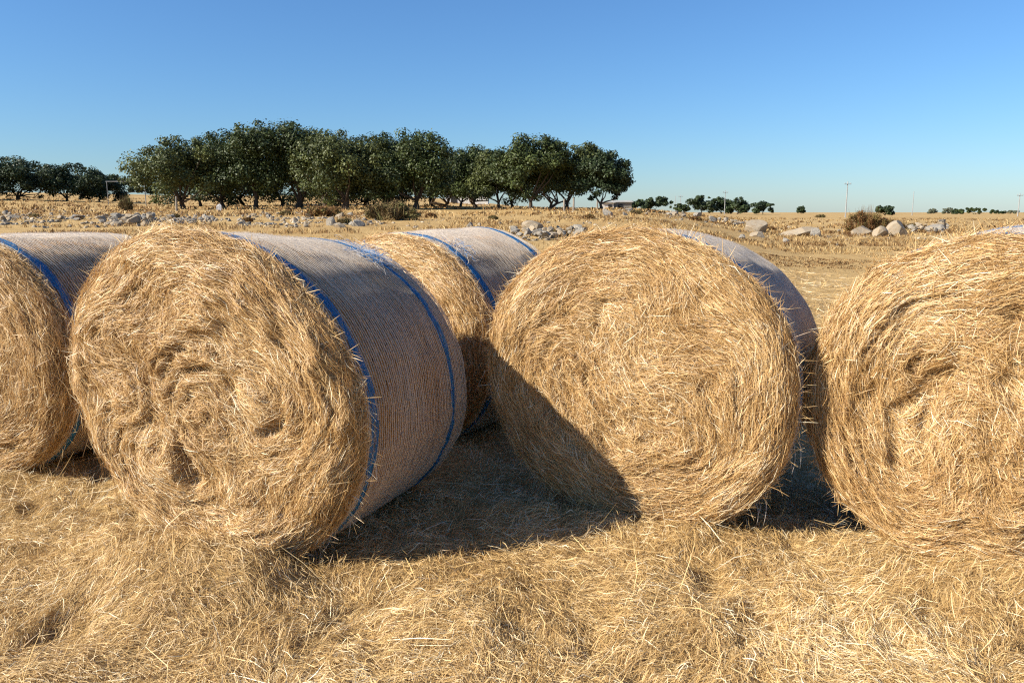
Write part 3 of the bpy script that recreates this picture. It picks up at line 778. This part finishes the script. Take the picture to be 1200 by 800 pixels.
def rubble(n_list):
    base = []
    for k in range(8):
        m_ = rock_mesh(70 + k, 2, 12, .35, .7); m_.calc_loop_triangles()
        V = np.array([v.co[:] for v in m_.vertices]); Q = np.array([list(p.vertices) for p in m_.polygons]); base.append((V, Q)); bpy.data.meshes.remove(m_)
    parts = []
    for n, u0, u1, y0, y1, s0, s1 in n_list:
        for _ in range(n):
            y = rng.uniform(y0, y1); x = (rng.uniform(u0, u1) - 600) / FPX * y * math.cos(PITCH)
            if fbm(np.array([x * .35]), np.array([y * .35]), 0, 555, 3)[0] < -.12: continue
            V, Q = base[int(rng.integers(0, 8))]; s_ = rng.uniform(s0, s1) * np.array([1, rng.uniform(.6, 1), rng.uniform(.4, .8)]); a = rng.uniform(0, 6.28)
            W_ = V * s_; W_ = np.stack([W_[:, 0] * math.cos(a) - W_[:, 1] * math.sin(a), W_[:, 0] * math.sin(a) + W_[:, 1] * math.cos(a), W_[:, 2]], 1)
            parts.append((W_ + [x, y, tz(x, y) + s_[2] * .2], Q, np.full(len(V), rng.random())))
    V, Q, T = join(parts)
    m_, N, L, b = mat('rubble_stone'); at_ = N.new('ShaderNodeAttribute'); at_.attribute_name = 'tone'
    r_ = ramp(N, [(0.0, (0.08, 0.07, 0.055)), (.45, (0.24, 0.20, 0.15)), (.8, (0.33, 0.27, 0.19)), (1, (0.46, 0.39, 0.29))])
    L.new(at_.outputs['Fac'], r_.inputs[0]); L.new(r_.outputs[0], b.inputs['Base Color']); b.inputs['Roughness'].default_value = .9
    tag(new_obj('stone_rubble', mesh_np('stone_rubble', V, Q, tone=T), m_), 'small rubble strewn through the dry grass of the field', 'rubble', kind='stuff')
rubble([(1100, -60, 450, 34, 60, .07, .19), (520, -40, 430, 36, 46, .09, .24), (260, 440, 800, 28, 66, .05, .15), (220, 596, 690, 25, 31, .04, .10), (220, 780, 1120, 46, 76, .07, .2)])

# ------------------------------------------------------------------ poles, posts, frame, sheds
def bm_obj(name, m, parent, build):
    import bmesh
    bm = bmesh.new(); build(bm, bmesh)
    me = bpy.data.meshes.new(name); bm.to_mesh(me); bm.free()
    return new_obj(name, me, m, parent)
def cone(bm, bmesh, p0, p1, r0, r1, seg=10):
    p0, p1 = Vector(p0), Vector(p1); d = p1 - p0
    g = bmesh.ops.create_cone(bm, cap_ends=True, segments=seg, radius1=r0, radius2=r1, depth=d.length)
    Mx = Matrix.Translation((p0 + p1) / 2) @ d.to_track_quat('Z', 'Y').to_matrix().to_4x4()
    bmesh.ops.transform(bm, matrix=Mx, verts=g['verts'])
def box(bm, bmesh, c, s, rot=None, bev=0):
    g = bmesh.ops.create_cube(bm, size=1)
    Mx = Matrix.Translation(c) @ (rot or Matrix.Identity(4)) @ Matrix.Diagonal((*s, 1))
    bmesh.ops.transform(bm, matrix=Mx, verts=g['verts'])
def pole(u, y, vtop, label, arm=True, rad=.15):
    rad = rad * .6
    x, y, z = at(u, y); H = CAM_H + (249 - vtop) / FPX * y - z
    o = empty('utility_pole', (x, y, z)); tag(o, label, 'utility pole', 'utility poles across the field')
    bm_obj('shaft', M_conc, o, lambda bm, b: cone(bm, b, (0, 0, -.2), (0, 0, H), rad * 1.25, rad * .75, 12))
    if arm:
        bm_obj('crossarm', M_metal, o, lambda bm, b: box(bm, b, (0, -rad, H - .5), (1.3, .10, .10)))
        for k in (-.55, 0, .55):
            bm_obj('insulator', M_conc, o, lambda bm, b: (cone(bm, b, (k, -rad, H - .45), (k, -rad, H - .28), .05, .07), cone(bm, b, (k, -rad, H - .28), (k, -rad, H - .20), .07, .03)))
pole(991, 150, 214, 'tallest pale utility pole left of the rusty bush', rad=.17)
pole(1069, 190, 225, 'thin pale pole right of the rusty bush', arm=False, rad=.13)
pole(1193, 165, 227, 'utility pole above the rightmost bale', rad=.15)
pole(849, 190, 224, 'thin pale pole in front of the distant tree clump', rad=.14)
pole(797, 230, 229, 'faint thin pole above the low trees right of the grove', rad=.13)
pole(791, 330, 230, 'faintest pole, left of the other thin one by the grove', arm=False, rad=.14)

def post(u, y, h, label):
    x, y, z = at(u, y); lean = rng.normal(0, .03)
    o = bm_obj('fence_post', M_wood, None, lambda bm, b: (cone(bm, b, (0, 0, -.2), (lean, 0, h), .09, .075, 9), cone(bm, b, (lean, 0, h), (lean, 0, h + .05), .075, .02, 9)))
    o.location = (x, y, z); tag(o, label, 'fence post', 'wooden fence posts by the grove')
post(661, 66, .95, 'left post of the pair below the right hand oaks')
post(672, 66, 1.05, 'right post of the pair below the right hand oaks')
post(207, 62, 1.1, 'lone fence post before the leftmost grove oak')
post(700, 80, .9, 'small post beside the low pale shed')

x, y, z = at(172, 84); zt = CAM_H + (249 - 214) / FPX * 84 - z
fr = empty('steel_frame', (x, y, z)); tag(fr, 'thin grey steel frame with a long crossbar left of the grove', 'steel frame')
bl = px(44, 84)
bm_obj('upright', M_metal, fr, lambda bm, b: cone(bm, b, (0, 0, -.1), (0, 0, zt), .045, .045, 10))
bm_obj('upright', M_metal, fr, lambda bm, b: cone(bm, b, (-bl, 0, -.1), (-bl, 0, zt), .035, .035, 10))
bm_obj('crossbar', M_metal, fr, lambda bm, b: cone(bm, b, (-bl - .1, 0, zt), (.1, 0, zt), .04, .04, 10))

def shed(u, y, w_px, h, depth, label, wall=M_plaster, roofm=M_sheet, openings=(), name='farm_shed', pitch=.25):
    x, y, z = at(u, y); w = px(w_px, y)
    o = empty(name, (x, y, z)); tag(o, label, 'shed')
    bm_obj('wall', wall, o, lambda bm, b: box(bm, b, (0, depth / 2, h / 2 - .1), (w, depth, h + .2)))
    def rf(bm, b):
        vs = [bm.verts.new(p) for p in ((-w / 2 - .2, -.25, h), (w / 2 + .2, -.25, h), (w / 2 + .2, depth / 2, h + pitch), (-w / 2 - .2, depth / 2, h + pitch), (-w / 2 - .2, depth + .25, h), (w / 2 + .2, depth + .25, h))]
        lo = [bm.verts.new(v.co - Vector((0, 0, -.003 + .0))) for v in vs]
        for v in vs: v.co.z += .10
        bm.faces.new((vs[0], vs[1], vs[2], vs[3])); bm.faces.new((vs[3], vs[2], vs[5], vs[4]))
        bm.faces.new((lo[3], lo[2], lo[1], lo[0])); bm.faces.new((lo[4], lo[5], lo[2], lo[3]))
        bm.faces.new((lo[0], lo[1], vs[1], vs[0])); bm.faces.new((vs[4], vs[5], lo[5], lo[4]))
        bm.faces.new((lo[1], lo[2], vs[2], vs[1])); bm.faces.new((lo[2], lo[5], vs[5], vs[2]))
        bm.faces.new((vs[0], vs[3], lo[3], lo[0])); bm.faces.new((vs[3], vs[4], lo[4], lo[3]))
    bm_obj('roof', roofm, o, rf)
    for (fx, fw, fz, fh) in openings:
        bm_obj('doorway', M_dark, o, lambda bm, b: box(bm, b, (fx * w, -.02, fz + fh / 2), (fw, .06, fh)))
    return o
shed(712, 105, 14, .85, 2.5, 'low whitewashed hut half hidden by the end of the grove', openings=((.2, .5, 0, .6),), pitch=.12)
shed(730, 107, 20, .95, 2.5, 'low brown stone shed touching the whitewashed hut', wall=M_rockgrey, roofm=M_sheet, openings=((-.15, .6, 0, .7),), pitch=.2)
shed(547, 125, 50, 1.5, 5, 'long pale farm building glimpsed between the grove trunks', roofm=M_roof, openings=((-.3, 1, 0, 1.4),), pitch=.5)
